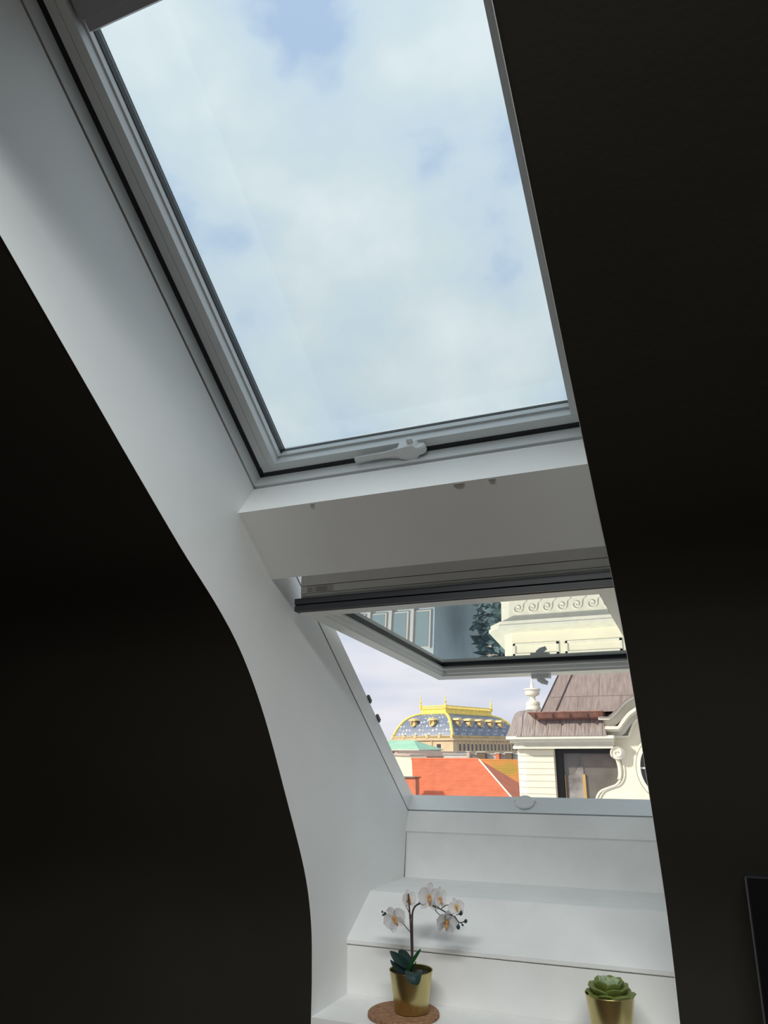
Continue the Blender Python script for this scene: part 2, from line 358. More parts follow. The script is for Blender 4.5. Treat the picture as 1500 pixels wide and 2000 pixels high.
# lever handle on the bottom rail
def lever(parent, T):
    """local coords: x along rail, y = away from rail (into room), z = across; T maps to world"""
    b1 = bmn(); n = 16; secs = []
    for i in range(n + 1):
        t = i / n; x = -.150 + t * .118
        w = .0085 + .0035 * max(0, (t - .6) / .4) ** 1.5 * 2.5; h = .0045 + .003 * t; y = .020 - .003 * math.sin(t * PI)
        secs.append([b1.verts.new((x, y + h * math.cos(a), w * math.sin(a))) for a in [2 * PI * k / 10 + .3 for k in range(10)]])
    for a, b in zip(secs, secs[1:]):
        for i in range(10): b1.faces.new((a[i], a[(i + 1) % 10], b[(i + 1) % 10], b[i]))
    b1.faces.new(secs[0][::-1]); b1.faces.new(secs[-1]); b1.transform(T)
    ha = child_w('handle', b1, 'handle', parent)
    b1 = bmn(); prism(b1, [(-.036, -.0165), (-.012, -.019), (.004, -.0185), (.012, -.008), (.012, .010), (0, .0185), (-.02, .016), (-.036, .010)], 'y', .0, .030); bevel(b1, .005, 3); b1.transform(T)
    child_w('handle_hub', b1, 'handle', parent)
    b1 = bmn(); lathe(b1, [(.001, -.0105), (.0125, -.010), (.0155, -.006), (.0155, .006), (.0125, .010), (.001, .0105)], (.013, .014, 0), 20, Vector((0, 0, 1))); b1.transform(T)
    child_w('handle_cap', b1, 'handle', parent)
    b1 = bmn(); lathe(b1, [(.001, 0), (.008, 0), (.008, .010), (.005, .013), (.001, .013)], (-.006, .012, -.018), 14, Vector((0, 0, -1))); b1.transform(T)
    child_w('handle_pin', b1, 'handle', parent)
def child_w(name, bm, m, parent):
    off = Vector((0, 0, 0)); p = parent
    while p is not None: off += Vector(p.location); p = p.parent
    bm.transform(Matrix.Translation(-off)); return obj(name, bm, m, parent, True)
es = Vector((0, math.cos(TH), -math.sin(TH))); en = Vector((0, math.sin(TH), math.cos(TH)))
c = yz(.787, 1.489)
T = Matrix.Translation((-.570, c[0], c[1])) @ Matrix(((1, 0, 0), (0, -en.y, es.y), (0, -en.z, es.z))).to_4x4()
lever(sash1, T)

# ------------------------------------------------------------------ lower skylight, open
w2 = tag(empty('window_2', (-.5725, *yz(1.6, 1.49))), 'lower skylight with its sash swung open above the rooftops', 'skylight', kind='structure')
b_ = bmn()
roofbox(b_, FX0 - .06, FX0, 1.0205, 2.22, 1.445, 1.505); roofbox(b_, FX1, FX1 + .06, 1.0205, 2.22, 1.445, 1.505)
roofbox(b_, FX0, FX1, 1.0205, 1.06, 1.43, 1.53)
child_w('frame', b_, 'frame2', w2)
b_ = bmn(); roofbox(b_, FX0, FX1, 2.133, 2.22, 1.447, 1.499)
roofbox(b_, FX0, FX1, 2.139, 2.22, 1.499, 1.508)
child_w('sill_frame', b_, 'frame', w2)
# latch plate on the sill frame
c = yz(2.133, 1.485)
b_ = bmn(); bmesh.ops.create_cube(b_, size=1); bmesh.ops.scale(b_, vec=(.072, .006, .022), verts=b_.verts)
bmesh.ops.rotate(b_, matrix=Matrix.Rotation(PI / 2 - TH, 3, 'X'), verts=b_.verts); bevel(b_, .002, 2); bmesh.ops.translate(b_, vec=(-.602, c[0] - .001, c[1]), verts=b_.verts)
child_w('latch_plate', b_, 'handle', w2)
c = yz(2.128, 1.478)
b_ = bmn(); lathe(b_, [(.001, -.003), (.017, -.003), (.024, .004), (.022, .010), (.010, .012), (.001, .012)], (-.602, c[0], c[1]), 20, -es + Vector((0, 0, .01))); bmesh.ops.scale(b_, vec=(1.25, 1, 1), space=Matrix.Translation((.602, 0, 0)), verts=b_.verts)
child_w('latch_catch', b_, 'handle', w2)
# outer clips beside the left jamb
for s_, l_ in ((1.645, .026), (1.735, .026)):
    b_ = bmn(); roofbox(b_, FX0 - .004, FX0 + .004, s_, s_ + l_, 1.505, 1.517); child_w('frame_clip', b_, 'rubber', w2)

# sash, swung to nearly level: u along the sash outwards, w its upward normal
A5 = math.radians(4.4)
SO = Vector((0, 1.7215, .343 + EYE)); su = Vector((0, math.cos(A5), -math.sin(A5))); sw = Vector((0, math.sin(A5), math.cos(A5)))
def sashbox(bm, x0, x1, u0, u1, h0, h1):
    P = [SO + su * u + sw * h for u, h in ((u0, h0), (u1, h0), (u1, h1), (u0, h1))]
    return prism(bm, [(p.y, p.z) for p in P], 'x', x0, x1)
SX0, SX1, SU = -.966, -.160, 1.105
b_ = bmn()
sashbox(b_, SX0, SX0 + .040, .0, SU, 0, .055); sashbox(b_, SX1 - .040, SX1, .0, SU, 0, .055)
sashbox(b_, SX0 + .040, SX1 - .040, .0, .045, 0, .055); sashbox(b_, SX0 + .040, SX1 - .040, 1.03, SU, 0, .055)
s2 = child_w('sash', b_, 'frame2', w2); 
for p in s2.data.polygons: p.use_smooth = False
b_ = bmn()   # outer edge step and inner bead steps
sashbox(b_, SX0 - .006, SX0 + .001, .02, SU + .008, .014, .060); sashbox(b_, SX1 - .001, SX1 + .006, .02, SU + .008, .014, .060); sashbox(b_, SX0 - .006, SX1 + .006, SU, SU + .008, .014, .060)
child_w('sash_cladding', b_, 'frame2', s2)
b_ = bmn()
for k, (dx, h) in enumerate(((.040, .007), (.050, .018))):
    sashbox(b_, SX0 + dx, SX0 + dx + .010, .045, 1.03, h, .05); sashbox(b_, SX1 - dx - .010, SX1 - dx, .045, 1.03, h, .05)
    sashbox(b_, SX0 + .06, SX1 - .06, 1.03 - (k + 1) * .025, 1.03 - k * .025, h, .05); sashbox(b_, SX0 + .06, SX1 - .06, .045 + k * .008, .053 + k * .008, h, .05)
child_w('glazing_bead', b_, 'frame2', s2)
b_ = bmn(); g0, g1, gu0, gu1 = SX0 + .060, SX1 - .060, .061, .980
sashbox(b_, g0, g0 + .004, gu0, gu1, .025, .05); sashbox(b_, g1 - .004, g1, gu0, gu1, .025, .05); sashbox(b_, g0, g1, gu1 - .018, gu1, .025, .05); sashbox(b_, g0, g1, gu0, gu0 + .004, .025, .05)
child_w('glazing_gasket', b_, 'rubber', s2)
b_ = bmn(); sashbox(b_, g0 + .004, g1 - .004, gu0 + .004, gu1 - .018, .032, .0335)
child_w('pane', b_, 'glass2', s2)
b_ = bmn(); sashbox(b_, SX0 - .010, SX1 + .010, -.014, .010, .0015, .016); sashbox(b_, SX0 - .010, SX1 + .010, -.010, .010, .016, .019); sashbox(b_, SX0 - .010, SX1 + .010, -.016, .010, .019, .034); bevel(b_, .002, 2)
child_w('rubber_seal', b_, 'rubber', w2)
b_ = bmn()
for h0, h1, off in ((.034, .043, 0), (.0445, .0485, -.002), (.050, .069, -.004), (.0705, .10, -.006)):
    sashbox(b_, SX0 + .0, SX1 - .0, off, .05, h0, h1)
sashbox(b_, SX0 + .002, SX1 - .002, .006, .05, .034, .10)
hr = child_w('top_rail', b_, 'frame2', w2)
for p in hr.data.polygons: p.use_smooth = False
b_ = bmn(); sashbox(b_, -.948, -.872, -.0055, -.0035, .0515, .0675); lb = child_w('data_label', b_, 'label', hr)
b_ = bmn()
for k in range(4): sashbox(b_, -.921, -.886 - .004 * (k % 2), -.0062, -.005, .0535 + k * .0035, .0547 + k * .0035)
for k in range(2): sashbox(b_, -.944, -.932, -.0062, -.005, .0540 + k * .006, .0555 + k * .006)
child_w('label_print', b_, 'ink', hr)
c = SO + su * 1.075 - sw * .0
T = Matrix.Translation((-.560, c.y, c.z)) @ Matrix(((1, 0, 0), (0, -sw.y, su.y), (0, -sw.z, su.z))).to_4x4() @ Matrix.Rotation(math.radians(62), 4, 'Y')
b1 = bmn(); prism(b1, [(-.034, -.012), (.030, -.012), (.036, .0), (.030, .012), (-.034, .012)], 'y', 0, .014); bevel(b1, .005, 3); b1.transform(Matrix.Translation((-.565, c.y, c.z)) @ Matrix(((1, 0, 0), (0, -sw.y, su.y), (0, -sw.z, su.z))).to_4x4())
child_w('handle_base', b1, 'handle', s2)
b1 = bmn(); tube(b1, [(0, .004, 0), (.003, .016, 0), (.012, .024, 0), (.030, .032, 0)], [.012, .013, .011, .007], 12)
b1.transform(Matrix.Translation((-.572, c.y, c.z)) @ Matrix(((1, 0, 0), (0, -sw.y, su.y), (0, -sw.z, su.z))).to_4x4()); child_w('handle', b1, 'handle', s2)

# ------------------------------------------------------------------ wall-mounted screen at the right
tv = tag(empty('wall_screen', (.46, 1.80, EYE - .50)), 'black flat screen on the dark wall at the lower right', 'screen')
b_ = box(bmn(), .0145, .905, 1.790, 1.822, EYE - .76, EYE - .238); bevel(b_, .003, 2); child_w('casing', b_, 'rubber', tv)
b_ = box(bmn(), .018, .9015, 1.7885, 1.7905, EYE - .755, EYE - .242); child_w('screen_glass', b_, 'screen', tv)
b_ = box(bmn(), .0135, .016, 1.786, 1.80, EYE - .757, EYE - .241); child_w('bezel', b_, 'bezel', tv)
b_ = box(bmn(), .40, .52, 1.822, 1.900, EYE - .60, EYE - .42); child_w('wall_bracket', b_, 'rubber', tv)

# ------------------------------------------------------------------ cork mat, pots, plants
SH = EYE - .622
b_ = bmn(); lathe(b_, [(.086, 0), (.088, .002), (.088, .008), (.086, .010)], (0, 0, 0), 64)
tag(obj('cork_trivet', b_, 'cork', smooth=True, loc=(-.795, 1.993, SH)), 'round brown cork mat under the orchid pot', 'trivet')
def pot(name, x, y, z, h, label, cat, r0=.042, r1=.0535):
    root = tag(empty(name, (x, y, z)), label, cat)
    prof = [(.001, 0), (r0 - .003, 0), (r0, .002), (r0 + .0005, .016), (r0 + .0012, .018)]
    prof += [(r0 + .0012 + (r1 - r0 - .0012) * t, .018 + (h - .020) * t) for t in (.3, .6, 1)]
    prof += [(r1 + .0012, h - .001), (r1 + .0008, h), (r1 - .0014, h - .001), (r1 - .004, h - .022), (.001, h - .022)]
    b_ = bmn(); lathe(b_, prof, (0, 0, 0), 72); obj('pot', b_, 'pot', root, True)
    b_ = bmn(); lathe(b_, [(.001, h - .022), (r1 - .005, h - .022), (r1 - .0025, h - .012), (r1 * .6, h - .009), (.001, h - .008)], (0, 0, 0), 48); obj('soil', b_, 'soil', root, True)
    return root
orc = pot('potted_orchid', -.776, 1.998, SH + .010, .092, 'white orchid with arching stem in a brass pot on the cork mat', 'potted plant')
OL = Vector(orc.location)
def Z5(a, b, y=1.998): return at(700 + a / 6.25, 1700 + b / 6.25, y) - OL
def tubeo(name, pts, rad, m, parent, k=6, seg=8):
    b_ = bmn(); p = smoothpath(pts, k) if k else pts
    if isinstance(rad, tuple): rad = [rad[0] + (rad[1] - rad[0]) * i / (len(p) - 1) for i in range(len(p))]
    tube(b_, p, rad, seg); return obj(name, b_, m, parent, True)
tubeo('support_stick', [Z5(655, 1230, 2.000), Z5(638, 700, 2.000), Z5(609, 285, 2.000)], .0022, 'stick', orc)
stem = tubeo('stem', [Z5(662, 1230), Z5(660, 900), Z5(658, 560), Z5(682, 455), Z5(740, 408), Z5(810, 405), Z5(900, 432), Z5(960, 450), Z5(1040, 495), Z5(1100, 535), Z5(1165, 555), Z5(1225, 628), Z5(1262, 634), Z5(1302, 620)], (.0026, .0011), 'stem', orc)
for pts in ([(648, 765), (600, 715), (545, 650), (480, 600), (400, 560), (330, 530)], [(640, 560), (600, 470), (575, 420), (600, 370)], [(905, 438), (950, 500), (1010, 560), (1060, 600)],
            [(1010, 470), (1060, 430), (1110, 425), (1180, 440)], [(740, 405), (750, 370), (800, 330)], [(1165, 555), (1210, 540), (1250, 522)], [(1225, 628), (1225, 660), (1219, 690)], [(1250, 634), (1270, 665)], [(400, 560), (370, 490)]):
    tubeo('branch', [Z5(a, b, 2.001) for a, b in pts], .0011, 'stem', orc, 4, 6)
for a, b in ((640, 545), (641, 575)):
    b_ = bmn(); lathe(b_, [(.004, -.0015), (.0052, 0), (.004, .0015)], Z5(a, b, 1.999), 14); obj('stem_clip', b_, 'stick', orc, True)
# buds
bb = bmn(); bmesh.ops.create_uvsphere(bb, u_segments=12, v_segments=8, radius=1); 
bud0 = obj('bud', bb, 'bud', orc, True)
first = True
for a, b, s in ((325, 532, .0042), (368, 490, .0045), (292, 505, .0025), (300, 545, .0022), (1250, 522, .0050), (1310, 620, .0042), (1219, 692, .0048), (1272, 666, .0026)):
    o = bud0 if first else bud0.copy()
    if not first: COL.objects.link(o)
    first = False
    o.parent = orc; o.location = Z5(a, b); o.scale = (s, s, s * 1.25); o.rotation_euler = (.3, .5 * (a % 3 - 1), 0)
# flowers: five petals, each with depth, around a lip
def petal_mesh(L, Wd, cup, round_=.5):
    b = bmn(); nu, nv = 13, 7; g = []
    for i in range(nu):
        t = i / (nu - 1); w = Wd * max(.06, math.sqrt(max(0, 1 - ((t - .56) / (.44 if t > .56 else .60)) ** 2)))
        row = []
        for j in range(nv):
            q = j / (nv - 1) * 2 - 1
            row.append(b.verts.new((q * w, L * t * (1 - .06 * q * q), cup * (t * t) * L + .18 * q * q * w - .04 * L * math.sin(3 * PI * t) * abs(q))))
        g.append(row)
    for i in range(nu - 1):
        for j in range(nv - 1): b.faces.new((g[i][j], g[i][j + 1], g[i + 1][j + 1], g[i + 1][j]))
    r_ = bmesh.ops.solidify(b, geom=b.faces[:], thickness=.0004); return b
def flower(a, b, size, look, roll, y=1.995):
    """look: direction the flower faces"""
    q = Vector(look).normalized().to_track_quat('Z', 'Y').to_matrix().to_4x4() @ Matrix.Rotation(roll, 4, 'Z')
    c = Z5(a, b, y)
    s = size
    spec = ((PI / 2 - .12, .56, .33, .8), (-PI / 2 + .12, .56, .33, .8), (0, .58, .20, .3), (2.5, .58, .19, .3), (-2.5, .58, .19, .3))
    fm = None
    fb = bmn(); bmesh.ops.create_uvsphere(fb, u_segments=10, v_segments=8, radius=1)
    bmesh.ops.scale(fb, vec=(s * .07, s * .09, s * .12), verts=fb.verts)
    tb = bmn(); tube(tb, [(0, -.02 * s, 0), (0, -.10 * s, .12 * s), (0, -.22 * s, .16 * s), (0, -.34 * s, .10 * s)], [.06 * s, .07 * s, .05 * s, .015 * s], 8)
    me = bpy.data.meshes.new('tmp'); tb.to_mesh(me); tb.free(); fb.from_mesh(me); bpy.data.meshes.remove(me)
    fl = obj('flower', fb, 'lip', orc, True); fl.matrix_local = Matrix.Translation(c) @ q
    for ang, L, Wd, rd in spec:
        pm = petal_mesh(L * s, Wd * s * (1 if rd > .6 else .95), .16, rd); pm.transform(Matrix.Rotation(ang, 4, 'Z'))
        if rd > .6: pm.transform(Matrix.Translation((0, 0, s * .02)))
        obj('petal', pm, 'petal', fl, True)
flower(440, 590, .054, (.35, -.75, .1), .5)
flower(610, 350, .042, (.8, -.5, .15), .1, 2.008)
flower(860, 325, .060, (.62, -.65, .1), -.15)
flower(985, 340, .050, (.93, -.3, .05), .0, 2.012)
flower(1195, 445, .038, (.35, -.9, .1), .3)
flower(1075, 635, .052, (.6, -.8, -.05), -.2)
# leaves
def leaf(name, spine, widths, side, fold, m, parent):
    b = bmn(); pts = smoothpath(spine, 5); n = len(pts); nv = 7; g = []
    wp_ = [widths[0]] ; ws = []
    for i in range(n):
        t = i / (n - 1) * (len(widths) - 1); k = min(int(t), len(widths) - 2); ws.append(widths[k] + (widths[k + 1] - widths[k]) * (t - k))
    sd = Vector(side).normalized()
    for i, p in enumerate(pts):
        td = (pts[min(i + 1, n - 1)] - pts[max(i - 1, 0)]).normalized(); s_ = (sd - td * sd.dot(td)).normalized(); nn = s_.cross(td)
        g.append([b.verts.new(p + s_ * (q * ws[i]) + nn * (fold * abs(q) * ws[i])) for q in [j / (nv - 1) * 2 - 1 for j in range(nv)]])
    for i in range(n - 1):
        for j in range(nv - 1): b.faces.new((g[i][j], g[i][j + 1], g[i + 1][j + 1], g[i + 1][j]))
    bmesh.ops.solidify(b, geom=b.faces[:], thickness=.0012)
    return obj(name, b, m, parent, True)
lw = (.004, .012, .0165, .0155, .009, .001)
leaf('leaf', [Z5(640, 1250, 2.0), Z5(560, 1150, 1.985), Z5(470, 1060, 1.975), Z5(385, 985, 1.97)], (.005, .011, .0145, .013, .008, .001), (.8, .2, .55), .3, 'orleaf', orc)
leaf('leaf', [Z5(650, 1245, 2.005), Z5(610, 1130, 2.015), Z5(545, 1030, 2.02), Z5(490, 985, 2.022)], (.005, .012, .017, .016, .010, .002), (.8, -.1, .5), .25, 'orleaf', orc)
leaf('leaf', [Z5(630, 1255, 1.995), Z5(540, 1215, 1.98), Z5(450, 1150, 1.975), Z5(390, 1090, 1.972)], (.005, .008, .011, .011, .007, .001), (.2, -.5, .8), .25, 'orleaf', orc)
leaf('leaf', [Z5(600, 1250, 1.992), Z5(640, 1160, 1.985), Z5(705, 1060, 1.98), Z5(765, 965, 1.978)], (.006, .0065, .0065, .006, .0055, .002), (.8, -.4, .3), .5, 'orleaf2', orc)
leaf('leaf', [Z5(640, 1245, 2.0), Z5(640, 1220, 1.99), Z5(628, 1190, 1.985)], (.006, .007, .006, .001), (.8, -.4, .3), .5, 'orleaf2', orc)
leaf('leaf', [Z5(690, 1225, 2.0), Z5(695, 1160, 2.005), Z5(705, 1110, 2.006)], (.0035, .003, .001), (.8, -.4, .3), .5, 'orleaf2', orc)
leaf('leaf', [Z5(670, 1255, 1.99), Z5(670, 1245, 1.965), Z5(680, 1275, 1.938), Z5(700, 1340, 1.932), Z5(722, 1400, 1.934)], (.006, .014, .0205, .021, .013, .001), (1, .15, .05), -.35, 'orleaf', orc)

suc = pot('potted_succulent', -.297, 2.000, SH, .098, 'green rosette succulent in a brass pot at the right of the lowest ledge', 'potted plant')
def succ_leaf():
    b = bmn(); bmesh.ops.create_uvsphere(b, u_segments=12, v_segments=10, radius=1)
    for v in b.verts:
        t = (v.co.y + 1) / 2
        w = .34 + .24 * t
        v.co.x *= w; v.co.z *= .17 * (1.1 - .3 * t); v.co.z += .28 * t * t; v.co.y = t
        if t > .98: v.co.y += .025
    return b
proto = {}
for key in ('succ', 'succ2'):
    o_ = obj('leaf', succ_leaf(), key, suc, True); proto[key] = o_
used = set()
rings = ((8, .056, .0, .000), (8, .051, .22, .005), (7, .043, .44, .009), (6, .035, .66, .012), (5, .026, .92, .014), (3, .017, 1.2, .015))
for k, (cnt, L, tilt, z) in enumerate(rings):
    for i in range(cnt):
        key = 'succ' if k < 3 else 'succ2'
        o_ = proto[key] if key not in used else proto[key].copy()
        if key in used: COL.objects.link(o_)
        used.add(key)
        az = 2 * PI * (i + .5 * (k % 2)) / cnt + random.uniform(-.08, .08)
        Rm = Matrix.Rotation(az, 4, 'Z') @ Matrix.Rotation(tilt + random.uniform(-.08, .08), 4, 'X')
        s_ = .93 * L * random.uniform(.92, 1.06)
        o_.parent = suc; o_.matrix_local = Matrix.Translation((0, 0, .087 + z)) @ Rm @ Matrix.Translation((0, .003, 0)) @ Matrix.Diagonal((s_, s_, s_, 1))

# ================================================================== the city outside
def ext(name, bm, m, parent, smooth=False): return child_w(name, bm, m, parent) if smooth else flat(child_w(name, bm, m, parent))
def flat(o):
    for p in o.data.polygons: p.use_smooth = False
    return o
GZ = -18.0
tag(obj('ground', box(bmn(), -500, 300, 3.2, 700, GZ - 1, GZ), 'street'), 'grey street level far below the window', 'ground', kind='structure')

# ---- near corner building
nb = tag(empty('corner_building', (-3, 20, GZ)), 'cream corner building with brown copper mansard and curved gable', 'building')
def plan(xl, yf, xr, ch=.26, yb=24): return [(xl, yf + ch), (xl + ch, yf), (xr, yf), (xr, yb), (xl, yb)]
b_ = prism(bmn(), plan(-4.82, 20.03, -3.87), 'z', -2.70, 1.64); ext('wall', b_, 'cream', nb)
b_ = prism(bmn(), [(-3.87, 20.62), (-2.0, 20.62), (-2.0, 24), (-3.87, 24)], 'z', -2.70, 1.64); ext('wall', b_, 'winblack', nb)['label'] = 'near-black wall behind the big window, coloured as a dark recess'
b_ = prism(bmn(), plan(-5.15, 19.9, -1.80), 'z', GZ, -1.6); ext('wall', b_, 'cream', nb)
zc0 = 1.60
for k in range(21):      # rusticated courses
    z1 = zc0 - k * .15
    b_ = prism(bmn(), plan(-4.838, 20.0, -3.865, .26, 20.62), 'z', z1 - .141, z1); ext('stone_course', b_, 'cream', nb)
for z0, z1, xl, yf, xr in ((1.86, 1.93, -5.01, 19.50, -2.31), (1.78, 1.86, -4.94, 19.62, -2.34), (1.70, 1.78, -4.87, 19.78, -2.36), (1.63, 1.70, -4.90, 19.74, -2.37)):
    b_ = prism(bmn(), plan(xl, yf, xr, .3), 'z', z0, z1); ext('cornice_moulding', b_, 'stone', nb)
# bell-shaped copper roof over the pavilion
b_ = bmn(); lv = [(1.93, -5.02, 19.47), (1.97, -5.0, 19.50), (2.10, -4.96, 19.60), (2.29, -4.91, 19.72), (2.42, -4.88, 19.80), (2.52, -4.84, 19.90), (2.58, -4.77, 20.02), (2.615, -4.62, 20.3), (2.62, -4.3, 20.7)]
prev = None
for z, xl, yf in lv:
    ch = .36
    ring = [b_.verts.new(p) for p in ((xl, 24, z), (xl, yf + ch, z), (xl + ch, yf, z), (-2.47 + (z - 1.93) * -.25, yf, z), (-2.47 + (z - 1.93) * -.25, 24, z))]
    if prev:
        for i in range(5): b_.faces.new((prev[i], prev[(i + 1) % 5], ring[(i + 1) % 5], ring[i]))
    else: b_.faces.new(ring)
    prev = ring
b_.faces.new(prev[::-1]); ext('bell_roof', b_, 'copper_pale', nb, True)
for i in range(7):      # standing seams on the bell roof
    xx = -4.55 + i * .33
    tubeb = bmn(); tube(tubeb, [(xx, yf - .004, z) for z, xl, yf in lv[:-2]], .010, 5); ext('roof_seam', tubeb, 'copper_pale', nb)
# mansard
b_ = bmn()
V = [b_.verts.new(p) for p in ((-4.11, 19.9, 2.5), (5, 19.9, 2.5), (5, 21.9, 4.54), (-3.43, 21.9, 4.54), (-4.11, 27, 2.5), (-3.43, 25, 4.54), (5, 27, 2.5), (5, 25, 4.54))]
for q in ((0, 1, 2, 3), (0, 3, 5, 4), (3, 2, 7, 5), (4, 5, 7, 6), (0, 4, 6, 1), (1, 6, 7, 2)): b_.faces.new([V[i] for i in q])
man = ext('mansard_roof', b_, 'copper', nb)
mn = Vector((0, -2.04, 2)).normalized()
def mp_(x, z): return Vector((x, 19.9 + (z - 2.5) * 2 / 2.04, z))
def rib(a, b, w, m='seam', h=.02):
    bb_ = bmn(); tube(bb_, [Vector(a) + mn * h * .3, Vector(b) + mn * h * .3], w, 6); ext('roof_seam', bb_, m, man)
rib(mp_(-3.71, 2.55), mp_(-3.09, 4.5), .022)
rib(mp_(-4.10, 2.52), mp_(-3.44, 4.5), .018)
def pln(u, v):      # pixel to mansard plane
    a = at(u, v, 1.0); dx, dz = a.x, a.z - EYE
    Y = (19.9 - (2.5 - EYE) * .98) / (1 - dz * .98); return Vector((dx * Y, Y, dz * Y + EYE))
p = pln(1165, 1359); rib(mp_(-3.9, p.z), mp_(5, p.z), .008, 'copper_pale'); 
rib(mp_(-3.7, p.z + .75), mp_(5, p.z + .75), .008, 'copper_pale')
for k in range(8):
    x_ = pln(1170, 1335).x + k * 1.05; rib(mp_(x_, p.z), mp_(x_, p.z + .75), .007, 'copper_pale')
    rib(mp_(x_ - .5, p.z - .43), mp_(x_ - .5, p.z), .004, 'copper')
# box gutter: short copper trough with an angled left end
b_ = bmn(); pr = [(19.50, 2.49), (19.44, 2.46), (19.50, 2.36), (19.62, 2.32), (19.95, 2.32), (19.95, 2.49)]
ring0 = [b_.verts.new((-4.33 + (2.49 - z) * .9, y, z)) for y, z in pr]; ring1 = [b_.verts.new((-2.52, y, z)) for y, z in pr]
b_.faces.new(ring0[::-1]); b_.faces.new(ring1)
for i in range(6): b_.faces.new((ring0[i], ring0[(i + 1) % 6], ring1[(i + 1) % 6], ring1[i]))
gu = ext('gutter', b_, 'gutter', nb)
b_ = bmn(); tube(b_, [(-4.34, 19.45, 2.49), (-2.50, 19.45, 2.49)], .018, 8); ext('gutter_lip', b_, 'gutter', gu, True)
for x_ in (-4.15, -3.72, -3.3, -2.88):
    b_ = box(bmn(), x_ - .008, x_ + .008, 19.43, 19.6, 2.34, 2.47); ext('gutter_joint', b_, 'seam', gu)
# urn
b_ = bmn(); lathe(b_, [(.19, 2.60), (.19, 2.66), (.17, 2.70), (.185, 2.74), (.17, 2.80), (.09, 2.84), (.065, 2.89), (.08, 2.94), (.17, 2.98), (.19, 3.04), (.19, 3.09), (.225, 3.11), (.215, 3.14), (.06, 3.155), (.05, 3.20), (.035, 3.28), (.008, 3.42)], (0, 0, 0), 24)
bmesh.ops.translate(b_, vec=(-4.38, 20.35, 0), verts=b_.verts); ext('urn', b_, 'stone', nb, True)
# gable wall with lobed left edge
def mir(pts, cx=-1.35): return pts + [(2 * cx - x, z) for x, z in pts[::-1]]
edge = [(-2.36, 1.68), (-2.33, 1.5), (-2.27, 1.2), (-2.285, .97), (-2.40, .80), (-2.60, .72), (-2.80, .63), (-2.92, .42), (-2.95, .1)]
es_ = [(p.x, p.y) for p in smoothpath([(a, b, 0) for a, b in edge], 4)]
arch = [(-2.30, 1.9), (-2.2, 2.08), (-2.06, 2.26), (-1.92, 2.40), (-1.68, 2.54), (-1.35, 2.61)]
top = [(p.x, p.y) for p in smoothpath([(a, b, 0) for a, b in arch[1:]], 4)]
wallp = es_[::-1] + [(-2.36, 1.85)] + top + [(-2.7 - x, z) for x, z in top[::-1][1:]] + [(-.35, 1.85), (5, 1.85), (5, -3.6), (-2.95, -3.6)]
ext('gable_wall', prism(bmn(), wallp, 'y', 20.05, 20.6), 'cream', nb)
def band(path, wdt, y0, y1, name, m='stone'):
    P = [Vector((a, b, 0)) for a, b in path]; n = len(P); off = []
    for i in range(n):
        td = (P[min(i + 1, n - 1)] - P[max(i - 1, 0)]).normalized(); off.append(P[i] + Vector((td.y, -td.x, 0)) * wdt)
    bb_ = bmn()
    for i in range(n - 1):
        q = [(P[i].x, P[i].y), (P[i + 1].x, P[i + 1].y), (off[i + 1].x, off[i + 1].y), (off[i].x, off[i].y)]
        prism(bb_, q, 'y', y0, y1)
    return ext(name, bb_, m, nb)
def dense(pts): return [(p.x, p.y) for p in smoothpath([(a, b, 0) for a, b in pts], 4)]
G1 = [(-2.62, 2.34), (-2.38, 2.34), (-2.20, 2.49), (-1.97, 2.71), (-1.70, 2.85), (-1.35, 2.92)]
G2 = [(-2.50, 2.14), (-2.20, 2.14), (-2.06, 2.32), (-1.92, 2.46), (-1.68, 2.60), (-1.35, 2.67)]
G3 = [(-2.32, 1.92), (-2.01, 1.92), (-1.94, 2.08), (-1.85, 2.24), (-1.66, 2.38), (-1.35, 2.46)]
def gp(G): return [G[0]] + mir(dense(G[1:]))[:] + [(-2.7 - G[0][0], G[0][1])]
band(gp(G1), .05, 19.42, 20.2, 'gable_moulding'); band([(x, z - .05) for x, z in gp(G1)], .17, 19.75, 20.2, 'gable_moulding')
band(gp(G2), .07, 19.55, 20.2, 'gable_moulding'); band([(x, z - .07) for x, z in gp(G2)], .05, 19.66, 20.2, 'gable_moulding'); band([(x, z - .12) for x, z in gp(G2)], .12, 19.9, 20.2, 'gable_moulding')
band(gp(G3), .045, 19.82, 20.2, 'gable_moulding')
# copper flashing on the gable back
band([(x, z + .02) for x, z in gp(G1)], .02, 19.38, 21.5, 'gable_flashing', 'copper')
# oval window
def ellipse_ring(cx, cz, rx, rz, w, y0, y1, name, m):
    bb_ = bmn(); n = 48; A = []
    for i in range(n):
        a = 2 * PI * i / n; c_, s_ = math.cos(a), math.sin(a)
        A.append([bb_.verts.new(p) for p in ((cx + rx * c_, y0, cz + rz * s_), (cx + (rx - w) * c_, y0, cz + (rz - w) * s_), (cx + (rx - w) * c_, y1, cz + (rz - w) * s_), (cx + rx * c_, y1, cz + rz * s_))])
    for i in range(n):
        a, b = A[i], A[(i + 1) % n]
        for k in range(4): bb_.faces.new((a[k], a[(k + 1) % 4], b[(k + 1) % 4], b[k]))
    return ext(name, bb_, m, nb)
ellipse_ring(-1.35, 1.18, .62, .76, .05, 19.99, 20.08, 'oval_moulding', 'stone')
ellipse_ring(-1.35, 1.18, .55, .69, .09, 19.93, 20.08, 'oval_moulding', 'stone')
bb_ = bmn(); prism(bb_, [(-1.35 + .47 * math.cos(2 * PI * i / 40), 1.18 + .61 * math.sin(2 * PI * i / 40)) for i in range(40)], 'y', 20.02, 20.09); ext('oval_pane', bb_, 'darkpane', nb)
